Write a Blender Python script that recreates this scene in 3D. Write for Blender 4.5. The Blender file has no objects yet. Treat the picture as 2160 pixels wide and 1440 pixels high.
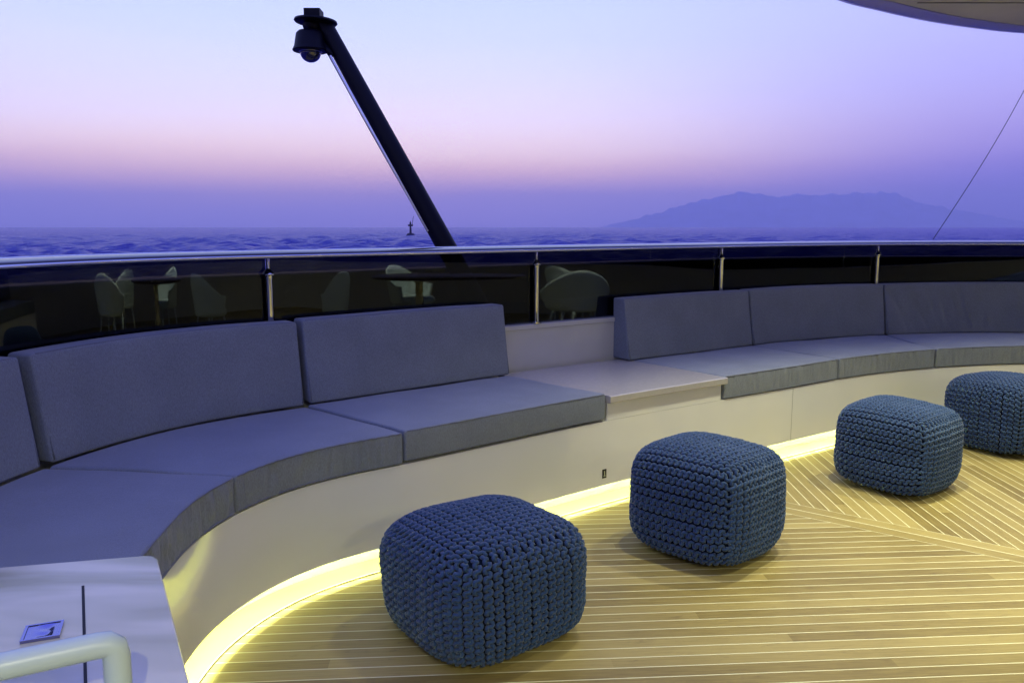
import bpy, bmesh, math, random
from mathutils import Vector, Matrix, noise
random.seed(7)
R = math.radians
S = bpy.context.scene

# ------------------------------------------------------------ camera
F, H = 1700.0, 1.3
PITCH = math.atan(241 / F)
cam = bpy.data.objects.new('camera', bpy.data.cameras.new('camera'))
S.collection.objects.link(cam)
cam.location = (0, 0, H)
cam.rotation_euler = (math.pi/2 - PITCH, 0, 0)
cam.data.sensor_width = 36
cam.data.lens = 36 * F / 2160
cam.data.clip_start = 0.02
cam.data.clip_end = 90000
S.camera = cam
S.view_settings.view_transform = 'Standard'
S.view_settings.look = 'None'
S.view_settings.exposure = 0
S.view_settings.gamma = 1
S.cycles.use_denoising = True
S.cycles.max_bounces = 8
S.cycles.transparent_max_bounces = 16
S.cycles.sample_clamp_indirect = 6

# ------------------------------------------------------------ world: dusk sky
def lin(r, g, b):
    f = lambda c: c/255/12.92 if c/255 <= .04045 else ((c/255+.055)/1.055)**2.4
    return (f(r), f(g), f(b), 1)
W = bpy.data.worlds.new('World'); S.world = W; W.use_nodes = True
wt = W.node_tree; wt.nodes.clear()
def N(t, typ, **kw):
    n = t.nodes.new(typ)
    for k, v in kw.items():
        if k == 'inp':
            for a, b in v.items(): n.inputs[a].default_value = b
        else: setattr(n, k, v)
    return n
wo = N(wt, 'ShaderNodeOutputWorld'); bg = N(wt, 'ShaderNodeBackground')
tc = N(wt, 'ShaderNodeTexCoord'); sx = N(wt, 'ShaderNodeSeparateXYZ')
wt.links.new(tc.outputs['Generated'], sx.inputs[0])
az = N(wt, 'ShaderNodeMath', operation='ARCTAN2')
wt.links.new(sx.outputs['X'], az.inputs[0]); wt.links.new(sx.outputs['Y'], az.inputs[1])
el = N(wt, 'ShaderNodeMath', operation='ARCSINE'); wt.links.new(sx.outputs['Z'], el.inputs[0])
# low-frequency streaks that lift and lower the bands a little
mp = N(wt, 'ShaderNodeMapping'); mp.inputs['Scale'].default_value = (1.2, 1.2, 9)
wt.links.new(tc.outputs['Generated'], mp.inputs[0])
nz = N(wt, 'ShaderNodeTexNoise', inp={'Scale': 2.0, 'Detail': 3.0})
wt.links.new(mp.outputs[0], nz.inputs['Vector'])
nm = N(wt, 'ShaderNodeMath', operation='MULTIPLY_ADD', inp={1: 0.03, 2: -0.015})
wt.links.new(nz.outputs[0], nm.inputs[0])
ea = N(wt, 'ShaderNodeMath', operation='ADD')
wt.links.new(el.outputs[0], ea.inputs[0]); wt.links.new(nm.outputs[0], ea.inputs[1])
en = N(wt, 'ShaderNodeMapRange', inp={'From Min': -0.1, 'From Max': 1.5708})
wt.links.new(ea.outputs[0], en.inputs[0])
def eramp(stops):
    r = N(wt, 'ShaderNodeValToRGB'); r.color_ramp.interpolation = 'B_SPLINE'
    e = r.color_ramp.elements
    while len(e) < len(stops): e.new(0.5)
    def col(deg, c):
        g = 1/1.5 * (1.42 if deg < 22 else 1.5)
        return (*[min(1, q*g) for q in lin(*c)[:3]], 1)
    for i, (deg, c) in enumerate(stops):
        e[i].position = (R(deg) + .1) / 1.6708; e[i].color = col(deg, c)
    wt.links.new(en.outputs[0], r.inputs[0]); return r
rc = eramp([(-5,(118,112,222)), (0.2,(142,136,226)), (1.4,(156,143,220)), (2.4,(186,158,206)), (3.6,(232,188,194)), (5.0,(252,220,216)), (6.8,(242,226,242)), (9,(222,219,250)), (12,(202,212,253)), (17,(180,198,252)), (32,(142,158,248)), (90,(118,127,250))])
rr = eramp([(-5,(84,84,200)), (0.2,(96,96,206)), (1.6,(108,104,212)), (3.2,(128,116,210)), (4.6,(156,138,214)), (7,(170,158,226)), (10,(172,168,236)), (14,(180,184,250)), (20,(160,170,240)), (34,(128,142,246)), (90,(114,122,250))])
# azimuth: 0 at the bright centre left of the mast, 1 far to the right
am = N(wt, 'ShaderNodeMapRange', interpolation_type='SMOOTHERSTEP', inp={'From Min': R(-4), 'From Max': R(38)})
wt.links.new(az.outputs[0], am.inputs[0])
al = N(wt, 'ShaderNodeMapRange', interpolation_type='SMOOTHERSTEP', inp={'From Min': R(-14), 'From Max': R(-80), 'To Max': .8})
wt.links.new(az.outputs[0], al.inputs[0])
ax = N(wt, 'ShaderNodeMath', operation='MAXIMUM')
wt.links.new(am.outputs[0], ax.inputs[0]); wt.links.new(al.outputs[0], ax.inputs[1])
mx = N(wt, 'ShaderNodeMixRGB'); wt.links.new(ax.outputs[0], mx.inputs[0])
wt.links.new(rc.outputs[0], mx.inputs[1]); wt.links.new(rr.outputs[0], mx.inputs[2])
sky = N(wt, 'ShaderNodeTexSky'); sky.sky_type = 'NISHITA'; sky.sun_disc = False
sky.sun_elevation = R(0.5); sky.sun_rotation = R(-6)
sc_ = N(wt, 'ShaderNodeMixRGB', blend_type='ADD', inp={0: 0.003})
wt.links.new(mx.outputs[0], sc_.inputs[1]); wt.links.new(sky.outputs[0], sc_.inputs[2])
wt.links.new(sc_.outputs[0], bg.inputs[0]); bg.inputs[1].default_value = 1.5
wt.links.new(bg.outputs[0], wo.inputs[0])

# ------------------------------------------------------------ helpers
def ray(px, py):
    a = (px-1080)/F; b = -(py-720)/F
    return Vector((a, math.cos(PITCH)+b*math.sin(PITCH), -math.sin(PITCH)+b*math.cos(PITCH)))
def G(px, py, z=0.0):
    d = ray(px, py); t = (z-H)/d.z
    return Vector((d.x*t, d.y*t, z))
def D(px, py, dep):                       # a point at a distance along the view
    return ray(px, py)*dep + Vector((0, 0, H))
def tag(o, label=None, cat=None, group=None, kind=None):
    if label: o['label'] = label
    if cat: o['category'] = cat
    if group: o['group'] = group
    if kind: o['kind'] = kind
    return o
def empty(name, loc, label, cat, group=None):
    o = bpy.data.objects.new(name, None); S.collection.objects.link(o)
    o.location = loc; o.empty_display_size = .1
    return tag(o, label, cat, group)
def obj(name, verts, faces, mat, parent=None, smooth=True, uvs=None, sharp=None):
    me = bpy.data.meshes.new(name); me.from_pydata([tuple(v) for v in verts], [], faces)
    mats = mat if isinstance(mat, (list, tuple)) else [mat]
    for m in mats:
        if m: me.materials.append(m)
    me.validate()
    bm = bmesh.new(); bm.from_mesh(me); bmesh.ops.remove_doubles(bm, verts=bm.verts, dist=1e-6)
    bmesh.ops.recalc_face_normals(bm, faces=bm.faces); bm.to_mesh(me); bm.free()
    if smooth:
        for p in me.polygons: p.use_smooth = True
        if sharp: me.set_sharp_from_angle(angle=R(sharp))
    o = bpy.data.objects.new(name, me); S.collection.objects.link(o)
    if parent:
        o.parent = parent
        o.matrix_parent_inverse = Matrix.Translation(-parent.location) if parent.type == 'EMPTY' else parent.matrix_parent_inverse.copy() if False else Matrix.Identity(4)
    return o
class MB:
    def __init__(s): s.v = []; s.f = []
    def add(s, v, f):
        o = len(s.v); s.v += [Vector(p) for p in v]; s.f += [tuple(i+o for i in q) for q in f]; return s
    def box(s, lo, hi, M=None):
        x0,y0,z0 = lo; x1,y1,z1 = hi
        v = [Vector(p) for p in ((x0,y0,z0),(x1,y0,z0),(x1,y1,z0),(x0,y1,z0),(x0,y0,z1),(x1,y0,z1),(x1,y1,z1),(x0,y1,z1))]
        if M: v = [M @ p for p in v]
        return s.add(v, [(0,3,2,1),(4,5,6,7),(0,1,5,4),(1,2,6,5),(2,3,7,6),(3,0,4,7)])
    def tube(s, pts, r, n=12, cap=True, up=None):
        pts = [Vector(p) for p in pts]; rr = r if isinstance(r, (list, tuple)) else [r]*len(pts)
        v = []; f = []; t0 = (pts[1]-pts[0]).normalized()
        u = t0.orthogonal().normalized()
        for i, p in enumerate(pts):
            t = (pts[min(i+1, len(pts)-1)] - pts[max(i-1, 0)]).normalized()
            u = (u - t*u.dot(t)).normalized(); w = t.cross(u)
            for k in range(n):
                a = 2*math.pi*k/n; v.append(p + (u*math.cos(a)+w*math.sin(a))*rr[i])
        for i in range(len(pts)-1):
            for k in range(n):
                a = i*n+k; b = i*n+(k+1) % n; f.append((a, b, b+n, a+n))
        if cap:
            f.append(tuple(range(n-1, -1, -1))); f.append(tuple((len(pts)-1)*n+k for k in range(n)))
        return s.add(v, f)
    def lathe(s, prof, c, n=32, M=None):
        v = []; f = []
        for r_, z in prof:
            for k in range(n):
                a = 2*math.pi*k/n; p = Vector((r_*math.cos(a), r_*math.sin(a), z))
                v.append((M @ p if M else p) + Vector(c))
        for i in range(len(prof)-1):
            for k in range(n):
                a = i*n+k; b = i*n+(k+1) % n; f.append((a, b, b+n, a+n))
        if prof[0][0] > 1e-5: f.append(tuple(range(n-1, -1, -1)))
        if prof[-1][0] > 1e-5: f.append(tuple((len(prof)-1)*n+k for k in range(n)))
        return s.add(v, f)
    def prism(s, poly, z0, z1):
        n = len(poly)
        v = [(p[0], p[1], z0) for p in poly] + [(p[0], p[1], z1) for p in poly]
        f = [tuple(range(n-1, -1, -1)), tuple(range(n, 2*n))] + [(i, (i+1) % n, n+(i+1) % n, n+i) for i in range(n)]
        return s.add(v, f)
    def build(s, name, mat, parent=None, **kw):
        return obj(name, s.v, s.f, mat, parent, **kw)
def child(o, parent):                       # sub-part under a mesh part that sits at its parent's frame
    o.parent = parent; o.matrix_parent_inverse = Matrix.Identity(4)
    pe = parent.parent
    if pe is not None:
        off = pe.location
        o.matrix_parent_inverse = Matrix.Identity(4)
    return o

# ------------------------------------------------------------ materials
def mat(name, col, rough=.5, metal=0.0, spec=.5, coat=0.0, sheen=0.0, bump=None, vary=None, **kw):
    m = bpy.data.materials.new(name); m.use_nodes = True; t = m.node_tree
    b = t.nodes['Principled BSDF']
    b.inputs['Base Color'].default_value = (*col, 1); b.inputs['Roughness'].default_value = rough
    b.inputs['Metallic'].default_value = metal; b.inputs['Specular IOR Level'].default_value = spec
    b.inputs['Coat Weight'].default_value = coat; b.inputs['Coat Roughness'].default_value = .06
    b.inputs['Sheen Weight'].default_value = sheen
    tc = N(t, 'ShaderNodeTexCoord')
    if vary:
        sc, amt, det = vary
        n = N(t, 'ShaderNodeTexNoise', inp={'Scale': sc, 'Detail': det}); t.links.new(tc.outputs['Object'], n.inputs['Vector'])
        r = N(t, 'ShaderNodeMapRange', inp={'From Min': .25, 'From Max': .75, 'To Min': 1-amt, 'To Max': 1+amt}); t.links.new(n.outputs[0], r.inputs[0])
        mu = N(t, 'ShaderNodeVectorMath', operation='SCALE'); mu.inputs[0].default_value = col
        t.links.new(r.outputs[0], mu.inputs['Scale']); t.links.new(mu.outputs[0], b.inputs['Base Color'])
    if bump:
        sc, st, det = bump
        n = N(t, 'ShaderNodeTexNoise', inp={'Scale': sc, 'Detail': det}); t.links.new(tc.outputs['Object'], n.inputs['Vector'])
        bp = N(t, 'ShaderNodeBump', inp={'Strength': st, 'Distance': .002}); t.links.new(n.outputs[0], bp.inputs['Height'])
        t.links.new(bp.outputs[0], b.inputs['Normal'])
    return m
def fabric(name, col):
    m = mat(name, col, .9, spec=.2, sheen=.15); t = m.node_tree; b = t.nodes['Principled BSDF']
    tc = N(t, 'ShaderNodeTexCoord')
    n1 = N(t, 'ShaderNodeTexNoise', inp={'Scale': 420.0, 'Detail': 2.0}); n2 = N(t, 'ShaderNodeTexNoise', inp={'Scale': 5.0, 'Detail': 4.0})
    mp = N(t, 'ShaderNodeMapping'); mp.inputs['Scale'].default_value = (1, 1, .25)
    t.links.new(tc.outputs['Object'], mp.inputs[0]); t.links.new(mp.outputs[0], n1.inputs['Vector']); t.links.new(tc.outputs['Object'], n2.inputs['Vector'])
    a = N(t, 'ShaderNodeMath', operation='MULTIPLY_ADD', inp={1: .9, 2: .55}); t.links.new(n1.outputs[0], a.inputs[0])
    c = N(t, 'ShaderNodeMath', operation='MULTIPLY_ADD', inp={1: .35, 2: .825}); t.links.new(n2.outputs[0], c.inputs[0])
    d = N(t, 'ShaderNodeMath', operation='MULTIPLY'); t.links.new(a.outputs[0], d.inputs[0]); t.links.new(c.outputs[0], d.inputs[1])
    mu = N(t, 'ShaderNodeVectorMath', operation='SCALE'); mu.inputs[0].default_value = col
    t.links.new(d.outputs[0], mu.inputs['Scale']); t.links.new(mu.outputs[0], b.inputs['Base Color'])
    bp = N(t, 'ShaderNodeBump', inp={'Strength': .35, 'Distance': .001}); t.links.new(n1.outputs[0], bp.inputs['Height']); t.links.new(bp.outputs[0], b.inputs['Normal'])
    return m
FAB = fabric('cushion_fabric', (.174, .196, .236))
PIPE = fabric('piping_fabric', (.13, .145, .18))
YARN = mat('knitted_yarn', (.023, .056, .142), .85, spec=.25, sheen=.2, vary=(90, .22, 3), bump=(700, .5, 2))
CORE = mat('pouf_lining', (.008, .016, .04), .95, spec=.1)
GEL = mat('cream_gelcoat', (.72, .72, .69), .10, spec=.5, coat=.35, vary=(3, .03, 2), bump=(6, .05, 1))
GELB = mat('coaming_paint', (.50, .50, .50), .2, spec=.5, coat=.35, vary=(4, .05, 2))
STONE = mat('table_stone', (.40, .38, .36), .16, spec=.5, vary=(60, .06, 3))
STEEL = mat('polished_steel', (.60, .60, .62), .05, metal=1.0, bump=(40, .04, 1))
RAILM = mat('brushed_rail_steel', (.22, .22, .27), .08, metal=1.0, bump=(30, .06, 2))
BLACK = mat('black_gloss_paint', (.014, .014, .016), .12, spec=.5, coat=.3)
MAST = mat('navy_mast_paint', (.002, .002, .008), .5, spec=.15, vary=(8, .3, 2))
RUBBER = mat('black_rubber', (.006, .006, .007), .7)
WHITE = mat('white_enamel', (.62, .73, .76), .28, spec=.5, coat=.2, vary=(5, .03, 2))
KICK = mat('white_kick_board', (.72, .70, .60), .5)
CEIL = mat('ceiling_panel', (.62, .60, .50), .5, spec=.3, vary=(2, .12, 3))
WIRE = mat('wire_dark', (.03, .03, .05), .6)
ISLE = mat('island_slopes_hazed', (.33, .32, .56), .95, spec=.05, vary=(.003, .15, 5))  # pale violet puts part of the distance haze into the colour
BUOY = mat('beacon_paint', (.02, .016, .04), .7)

def glass_mat():
    m = bpy.data.materials.new('smoked_glass'); m.use_nodes = True; t = m.node_tree; t.nodes.clear()
    o = N(t, 'ShaderNodeOutputMaterial'); tr = N(t, 'ShaderNodeBsdfTransparent'); gl = N(t, 'ShaderNodeBsdfGlossy', inp={'Roughness': .015})
    tr.inputs[0].default_value = (.22, .22, .225, 1); gl.inputs[0].default_value = (.80, .86, .95, 1)
    lw = N(t, 'ShaderNodeLayerWeight'); pw = N(t, 'ShaderNodeMath', operation='POWER', inp={1: 5.0})
    lw.inputs[0].default_value = .5
    t.links.new(lw.outputs['Facing'], pw.inputs[0])
    ma = N(t, 'ShaderNodeMath', operation='MULTIPLY_ADD', inp={1: .9, 2: .045}); t.links.new(pw.outputs[0], ma.inputs[0])
    mi = N(t, 'ShaderNodeMixShader'); t.links.new(ma.outputs[0], mi.inputs[0]); t.links.new(tr.outputs[0], mi.inputs[1]); t.links.new(gl.outputs[0], mi.inputs[2])
    t.links.new(mi.outputs[0], o.inputs[0]); return m
GLASS = glass_mat()
def emit(name, col, s):
    m = bpy.data.materials.new(name); m.use_nodes = True; t = m.node_tree; t.nodes.clear()
    o = N(t, 'ShaderNodeOutputMaterial'); e = N(t, 'ShaderNodeEmission', inp={0: (*col, 1), 1: s}); t.links.new(e.outputs[0], o.inputs[0]); return m
LED = emit('led_glow', (.92, 1.0, .45), 210)
LAMP = emit('lamp_glow', (1.0, .93, .62), 14)

def teak(name, ang, pitch=.0558, off=0.0):
    m = bpy.data.materials.new(name); m.use_nodes = True; t = m.node_tree; b = t.nodes['Principled BSDF']
    tc = N(t, 'ShaderNodeTexCoord'); mp = N(t, 'ShaderNodeMapping'); mp.inputs['Rotation'].default_value = (0, 0, -ang)
    t.links.new(tc.outputs['Object'], mp.inputs[0]); s = N(t, 'ShaderNodeSeparateXYZ'); t.links.new(mp.outputs[0], s.inputs[0])
    M_ = lambda op, a, b_=None, c=None: None
    def M_(op, a, b_=None):
        n = N(t, 'ShaderNodeMath', operation=op)
        for i, q in enumerate((a, b_)):
            if q is None: continue
            if isinstance(q, (int, float)): n.inputs[i].default_value = q
            else: t.links.new(q, n.inputs[i])
        return n.outputs[0]
    yy = M_('ADD', M_('DIVIDE', s.outputs['Y'], pitch), off)
    fr = M_('FRACT', yy); idx = M_('FLOOR', yy)
    edge = M_('MINIMUM', fr, M_('SUBTRACT', 1.0, fr))
    ck = N(t, 'ShaderNodeMapRange', interpolation_type='SMOOTHSTEP', inp={'From Min': .026, 'From Max': .042, 'To Min': 1.0, 'To Max': 0.0}); t.links.new(edge, ck.inputs[0])
    # board tint
    cb = N(t, 'ShaderNodeCombineXYZ'); t.links.new(idx, cb.inputs[0]); t.links.new(M_('FLOOR', M_('ADD', M_('DIVIDE', s.outputs['X'], 2.3), M_('MULTIPLY', idx, .37))), cb.inputs[1])
    wn = N(t, 'ShaderNodeTexWhiteNoise', noise_dimensions='2D'); t.links.new(cb.outputs[0], wn.inputs['Vector'])
    gm = N(t, 'ShaderNodeMapping'); gm.inputs['Scale'].default_value = (3, 60, 1); t.links.new(mp.outputs[0], gm.inputs[0])
    gn = N(t, 'ShaderNodeTexNoise', inp={'Scale': 2.2, 'Detail': 6.0, 'Roughness': .65}); t.links.new(gm.outputs[0], gn.inputs['Vector'])
    bn = N(t, 'ShaderNodeTexNoise', inp={'Scale': 2.4, 'Detail': 5.0, 'Roughness': .6}); t.links.new(mp.outputs[0], bn.inputs['Vector'])
    sm = N(t, 'ShaderNodeMapping'); sm.inputs['Scale'].default_value = (9, 26, 1); t.links.new(mp.outputs[0], sm.inputs[0])
    sn = N(t, 'ShaderNodeTexNoise', inp={'Scale': 1.0, 'Detail': 5.0, 'Roughness': .7}); t.links.new(sm.outputs[0], sn.inputs['Vector'])
    v = M_('ADD', M_('MULTIPLY', wn.outputs[0], .38), M_('MULTIPLY', gn.outputs[0], .62)); v = M_('ADD', v, M_('MULTIPLY', bn.outputs[0], .45))
    cr = N(t, 'ShaderNodeValToRGB'); e = cr.color_ramp.elements
    e[0].position = .32; e[0].color = (.12, .083, .022, 1); e[1].position = .95; e[1].color = (.35, .28, .095, 1)
    k = e.new(.62); k.color = (.23, .175, .05, 1)
    t.links.new(v, cr.inputs[0])
    st = N(t, 'ShaderNodeMapRange', inp={'From Min': .58, 'From Max': .76, 'To Min': 0.0, 'To Max': .6}); t.links.new(sn.outputs[0], st.inputs[0])
    m1 = N(t, 'ShaderNodeMixRGB'); m1.inputs[2].default_value = (.12, .075, .03, 1); t.links.new(st.outputs[0], m1.inputs[0]); t.links.new(cr.outputs[0], m1.inputs[1])
    cd = N(t, 'ShaderNodeMixRGB'); cd.inputs[2].default_value = (.74, .72, .44, 1); t.links.new(ck.outputs[0], cd.inputs[0]); t.links.new(m1.outputs[0], cd.inputs[1])
    t.links.new(cd.outputs[0], b.inputs['Base Color'])
    rg = N(t, 'ShaderNodeMapRange', inp={'To Min': .42, 'To Max': .62}); t.links.new(bn.outputs[0], rg.inputs[0]); t.links.new(rg.outputs[0], b.inputs['Roughness'])
    b.inputs['Specular IOR Level'].default_value = .4
    hh = M_('ADD', M_('MULTIPLY', gn.outputs[0], .25), M_('MULTIPLY', ck.outputs[0], .6))
    bp = N(t, 'ShaderNodeBump', inp={'Strength': .35, 'Distance': .0015}); t.links.new(hh, bp.inputs['Height']); t.links.new(bp.outputs[0], b.inputs['Normal'])
    return m
TEAK_A = teak('teak_near', R(4.0), off=.3)
TEAK_B = teak('teak_far', R(88.0), off=.1)

def marble():
    m = mat('veined_marble', (.6, .6, .62), .14, spec=.5); t = m.node_tree; b = t.nodes['Principled BSDF']
    tc = N(t, 'ShaderNodeTexCoord'); mp = N(t, 'ShaderNodeMapping'); mp.inputs['Rotation'].default_value = (0, 0, R(-28)); mp.inputs['Scale'].default_value = (.9, 3.6, 1)
    t.links.new(tc.outputs['Object'], mp.inputs[0])
    n = N(t, 'ShaderNodeTexNoise', inp={'Scale': 1.7, 'Detail': 3.0, 'Roughness': .45, 'Distortion': .8}); t.links.new(mp.outputs[0], n.inputs['Vector'])
    cr = N(t, 'ShaderNodeValToRGB'); e = cr.color_ramp.elements
    e[0].position = .38; e[0].color = (.33, .33, .22, 1); e[1].position = .60; e[1].color = (.60, .58, .47, 1)
    t.links.new(n.outputs[0], cr.inputs[0])
    t.links.new(cr.outputs[0], b.inputs['Base Color']); return m
MARBLE = marble()

# ------------------------------------------------------------ the plan curve of the seat front
def catmull(P, n=24):
    P = [2*P[0]-P[1]] + P + [2*P[-1]-P[-2]]; out = []
    for i in range(1, len(P)-2):
        a, b, c, d = P[i-1:i+3]
        for k in range(n):
            t = k/n; out.append(.5*((2*b)+(-a+c)*t+(2*a-5*b+4*c-d)*t*t+(-a+3*b-3*c+d)*t**3))
    out.append(P[-2]); return out
PLAN = [(-.80,-3.2),(-.80,-1.5),(-.82,0),(-.84,1.1),(-.86,1.5),(-.885,1.86),(-.918,2.16),(-.905,2.33),(-.868,2.47),(-.81,2.61),(-.71,2.75),(-.57,2.88),(-.4,3.0),(-.04,3.30),(.44,3.69),(1.11,4.16),(1.5,4.42),(1.957,4.74),(2.3,4.94),(2.73,5.13),(3.13,5.24),(3.5,5.28),(4.0,5.26),(4.6,5.12),(5.3,4.7),(5.9,4.1),(6.4,3.2),(6.7,2.0),(6.8,.5),(6.8,-1.5),(6.8,-3.2)]
raw = catmull([Vector(p) for p in PLAN])
DS = .02
cum = [0.0]
for i in range(1, len(raw)): cum.append(cum[-1]+(raw[i]-raw[i-1]).length)
CL = []; j = 0; n_ = int(cum[-1]/DS)
for i in range(n_):
    s = i*DS
    while cum[j+1] < s: j += 1
    t = (s-cum[j])/max(1e-9, cum[j+1]-cum[j]); CL.append(raw[j].lerp(raw[j+1], t))
for _ in range(60):
    q = CL[:]
    for i in range(1, len(CL)-1): q[i] = (CL[i-1]+2*CL[i]+CL[i+1])/4
    CL = q
NL = []
for i in range(len(CL)):
    t = (CL[min(i+1, len(CL)-1)]-CL[max(i-1, 0)]).normalized(); NL.append(Vector((-t.y, t.x)))
for _ in range(60):
    q = NL[:]
    for i in range(1, len(NL)-1): q[i] = (NL[i-1]+2*NL[i]+NL[i+1])/4
    NL = q
NL = [v.normalized() for v in NL]
SMAX = (len(CL)-2)*DS
def cv(s, off=0.0, z=0.0):
    s = max(0.0, min(SMAX, s)); i = int(s/DS); t = s/DS-i
    p = CL[i].lerp(CL[i+1], t) + NL[i].lerp(NL[i+1], t)*off
    return Vector((p.x, p.y, z))
def s_at(px, off, z, lo=0.0, hi=None):       # arc length where the offset curve meets a pixel column
    best = None; hi = hi or SMAX; s = lo
    while s < hi:
        p = cv(s, off, z)
        if p.y > .8:
            dep = p.y*math.cos(PITCH)-(z-H)*math.sin(PITCH); x = 1080+F*p.x/dep
            if best is None or abs(x-px) < best[0]: best = (abs(x-px), s)
        s += .01
    return best[1]
S_VIS0 = next(i for i, p in enumerate(CL) if p.y > 1.0)*DS

def strip(ss, prof, closed=True, cap=True):
    """sweep a profile of (offset, z) along the plan curve"""
    v = []; f = []; n = len(prof)
    for s in ss:
        for o, z in prof: v.append(cv(s, o, z))
    for i in range(len(ss)-1):
        for k in range(n if closed else n-1):
            a = i*n+k; b = i*n+(k+1) % n; f.append((a, b, b+n, a+n))
    if closed and cap:
        f.append(tuple(range(n))); f.append(tuple((len(ss)-1)*n+k for k in range(n-1, -1, -1)))
    return v, f
def frange(a, b, d):
    n = max(1, int(round((b-a)/d))); return [a+(b-a)*i/n for i in range(n+1)]

# seams read off the photograph, as arc lengths
sA = s_at(497, 0, .525); sB = s_at(854, 0, .525); sC = s_at(1280, 0, .525); sD = s_at(1527, 0, .525); sE = s_at(1770, 0, .525); sFf = s_at(1975, 0, .525)
bA = s_at(100, .645, .525); bB = s_at(648, .645, .525); bC = s_at(1075, .645, .525); bD = s_at(1337, .645, .525); bE = s_at(1590, .645, .525); bF = s_at(1870, .645, .525)
sEnd = s_at(2160, 0, .525)+1.3; s0 = S_VIS0 - .3
print('seams', sA, sB, sC, sD, sE, sFf, '|', bA, bB, bC, bD, bE, bF, sEnd, s0)

# ------------------------------------------------------------ deck floor
def deck():
    # the centre line board runs from the table towards the right of the picture
    a = Vector((1.263, 3.554)); d = Vector((.80, -.60)).normalized(); nrm = Vector((-d.y, d.x))
    ws = .150
    A0, A1 = a - d*1.2, a + d*9.5
    near = [(-1.2,-4.5), (A1.x, -4.5), (A1.x, A1.y), (A0.x, A0.y), (-1.2, 3.3), (-1.2, 2.0)]
    near = [(-3, -4.5), (A1.x, -4.5), (A1.x, A1.y), (A0.x, A0.y), (A0.x, 5.5), (-3, 5.5)]
    B0, B1 = A0 + nrm*ws, A1 + nrm*ws
    far = [(B0.x, B0.y), (B1.x, B1.y), (9.5, B1.y), (9.5, 7.5), (B0.x, 7.5)]
    def flat(name, poly, m):
        o = MB().prism(poly, -.05, 0.0).build(name, m, smooth=False); tag(o, kind='structure'); return o
    flat('teak_deck', near, TEAK_A); flat('teak_deck', far, TEAK_B)
    # border boards and their seams
    border = [(A0.x, A0.y), (A1.x, A1.y), (B1.x, B1.y), (B0.x, B0.y)]
    o = MB().prism(border, -.05, 0.0).build('deck_border', teak('teak_border', math.atan2(d.y, d.x), pitch=ws/2, off=0), smooth=False)
    t = o.data.materials[0].node_tree
    # line the board seams up with the border's own edge
    y0 = a.dot(nrm)
    for n in t.nodes:
        if n.type == 'MATH' and n.operation == 'ADD' and abs(n.inputs[1].default_value) < 1e-6 and n.inputs[0].is_linked and n.inputs[0].links[0].from_node.type == 'MATH' and n.inputs[0].links[0].from_node.operation == 'DIVIDE' and not n.inputs[1].is_linked:
            n.inputs[1].default_value = -y0/(ws/2)
    tag(o, kind='structure')
    # margin board that follows the bench, with its pale seam
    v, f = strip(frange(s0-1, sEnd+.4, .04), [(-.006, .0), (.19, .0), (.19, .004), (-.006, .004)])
    o = obj('deck_margin', v, f, mat('teak_margin_glow', (.34, .32, .075), .5, vary=(6, .15, 4)), smooth=False); tag(o, kind='structure')  # yellow-green fringe of the strip's glow is put into the board colour
    v, f = strip(frange(s0-1, sEnd+.4, .04), [(-.011, .0), (-.0065, .0), (-.0065, .005), (-.011, .005)])
    o = obj('margin_seam', v, f, mat('seam_caulk', (.62, .58, .42), .6), smooth=False); tag(o, kind='structure')
deck()

# ------------------------------------------------------------ bench base
base = empty('bench_base', cv(sC, .3, 0), 'cream gloss curved bench base with a glowing light strip along its foot', 'bench')
ZB = .088
def sweep(name, prof, a, b, m, parent, d=.04, sharp=30):
    v, f = strip(frange(a, b, d), prof); return obj(name, v, f, m, parent, sharp=sharp)
fr = sweep('front_panel', [(.006, ZB), (.026, ZB), (.026, .398), (.006, .398)], s0-.6, sEnd, GEL, base)
sweep('seat_ledge', [(.027, .372), (.78, .372), (.78, .398), (.027, .398)], s0-.6, sEnd, GEL, base)
sweep('kick_board', [(.115, .004), (.135, .004), (.135, .371), (.115, .371)], s0-.6, sEnd, KICK, base)
sweep('light_strip', [(.082, .164), (.098, .164), (.098, .170), (.082, .170)], s0-.6, sEnd, LED, base)
sweep('strip_channel', [(.030, .172), (.112, .172), (.112, .178), (.030, .178)], s0-.6, sEnd, KICK, base)
# upstand between the two runs of cushions, under the table
sweep('table_panel', [(.006, .399), (.03, .399), (.03, .484), (.006, .484)], sC+.012, sD-.012, GEL, base)

for px in (1673,):
    sj = s_at(px, 0, .3)
    sweep('panel_joint', [(.0052, ZB+.002), (.0065, ZB+.002), (.0065, .396), (.0052, .396)], sj-.0009, sj+.0009, mat('joint_filler', (.2, .2, .18), .6), base)
# table between the cushion runs
tb = empty('built_in_table', cv((sC+sD)/2, .35, .485), 'cream stone topped table built between the two runs of grey cushions', 'table')
def skew_slab(f0, f1, b0, b1, o0, o1, z0, z1, n=10, bev=.006):
    v = []; f = []
    prof = [(o0, z0+bev*.6), (o0+bev, z0), (o1, z0), (o1, z1), (o0+bev, z1), (o0, z1-bev*.6)]
    for i in range(n+1):
        u = i/n
        for o, z in prof:
            w = o/.645; s = (f0+(f1-f0)*u)*(1-w)+(b0+(b1-b0)*u)*w; v.append(cv(s, o, z))
    m = len(prof)
    for i in range(n):
        for k in range(m):
            a = i*m+k; b = i*m+(k+1) % m; f.append((a, b, b+m, a+m))
    f.append(tuple(range(m))); f.append(tuple(n*m+k for k in range(m-1, -1, -1)))
    return v, f
v, f = skew_slab(sC+.006, sD+.008, bC+.006, bD+.012, -.02, .745, .486, .521)
obj('table_top', v, f, STONE, tb, smooth=False)
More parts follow.
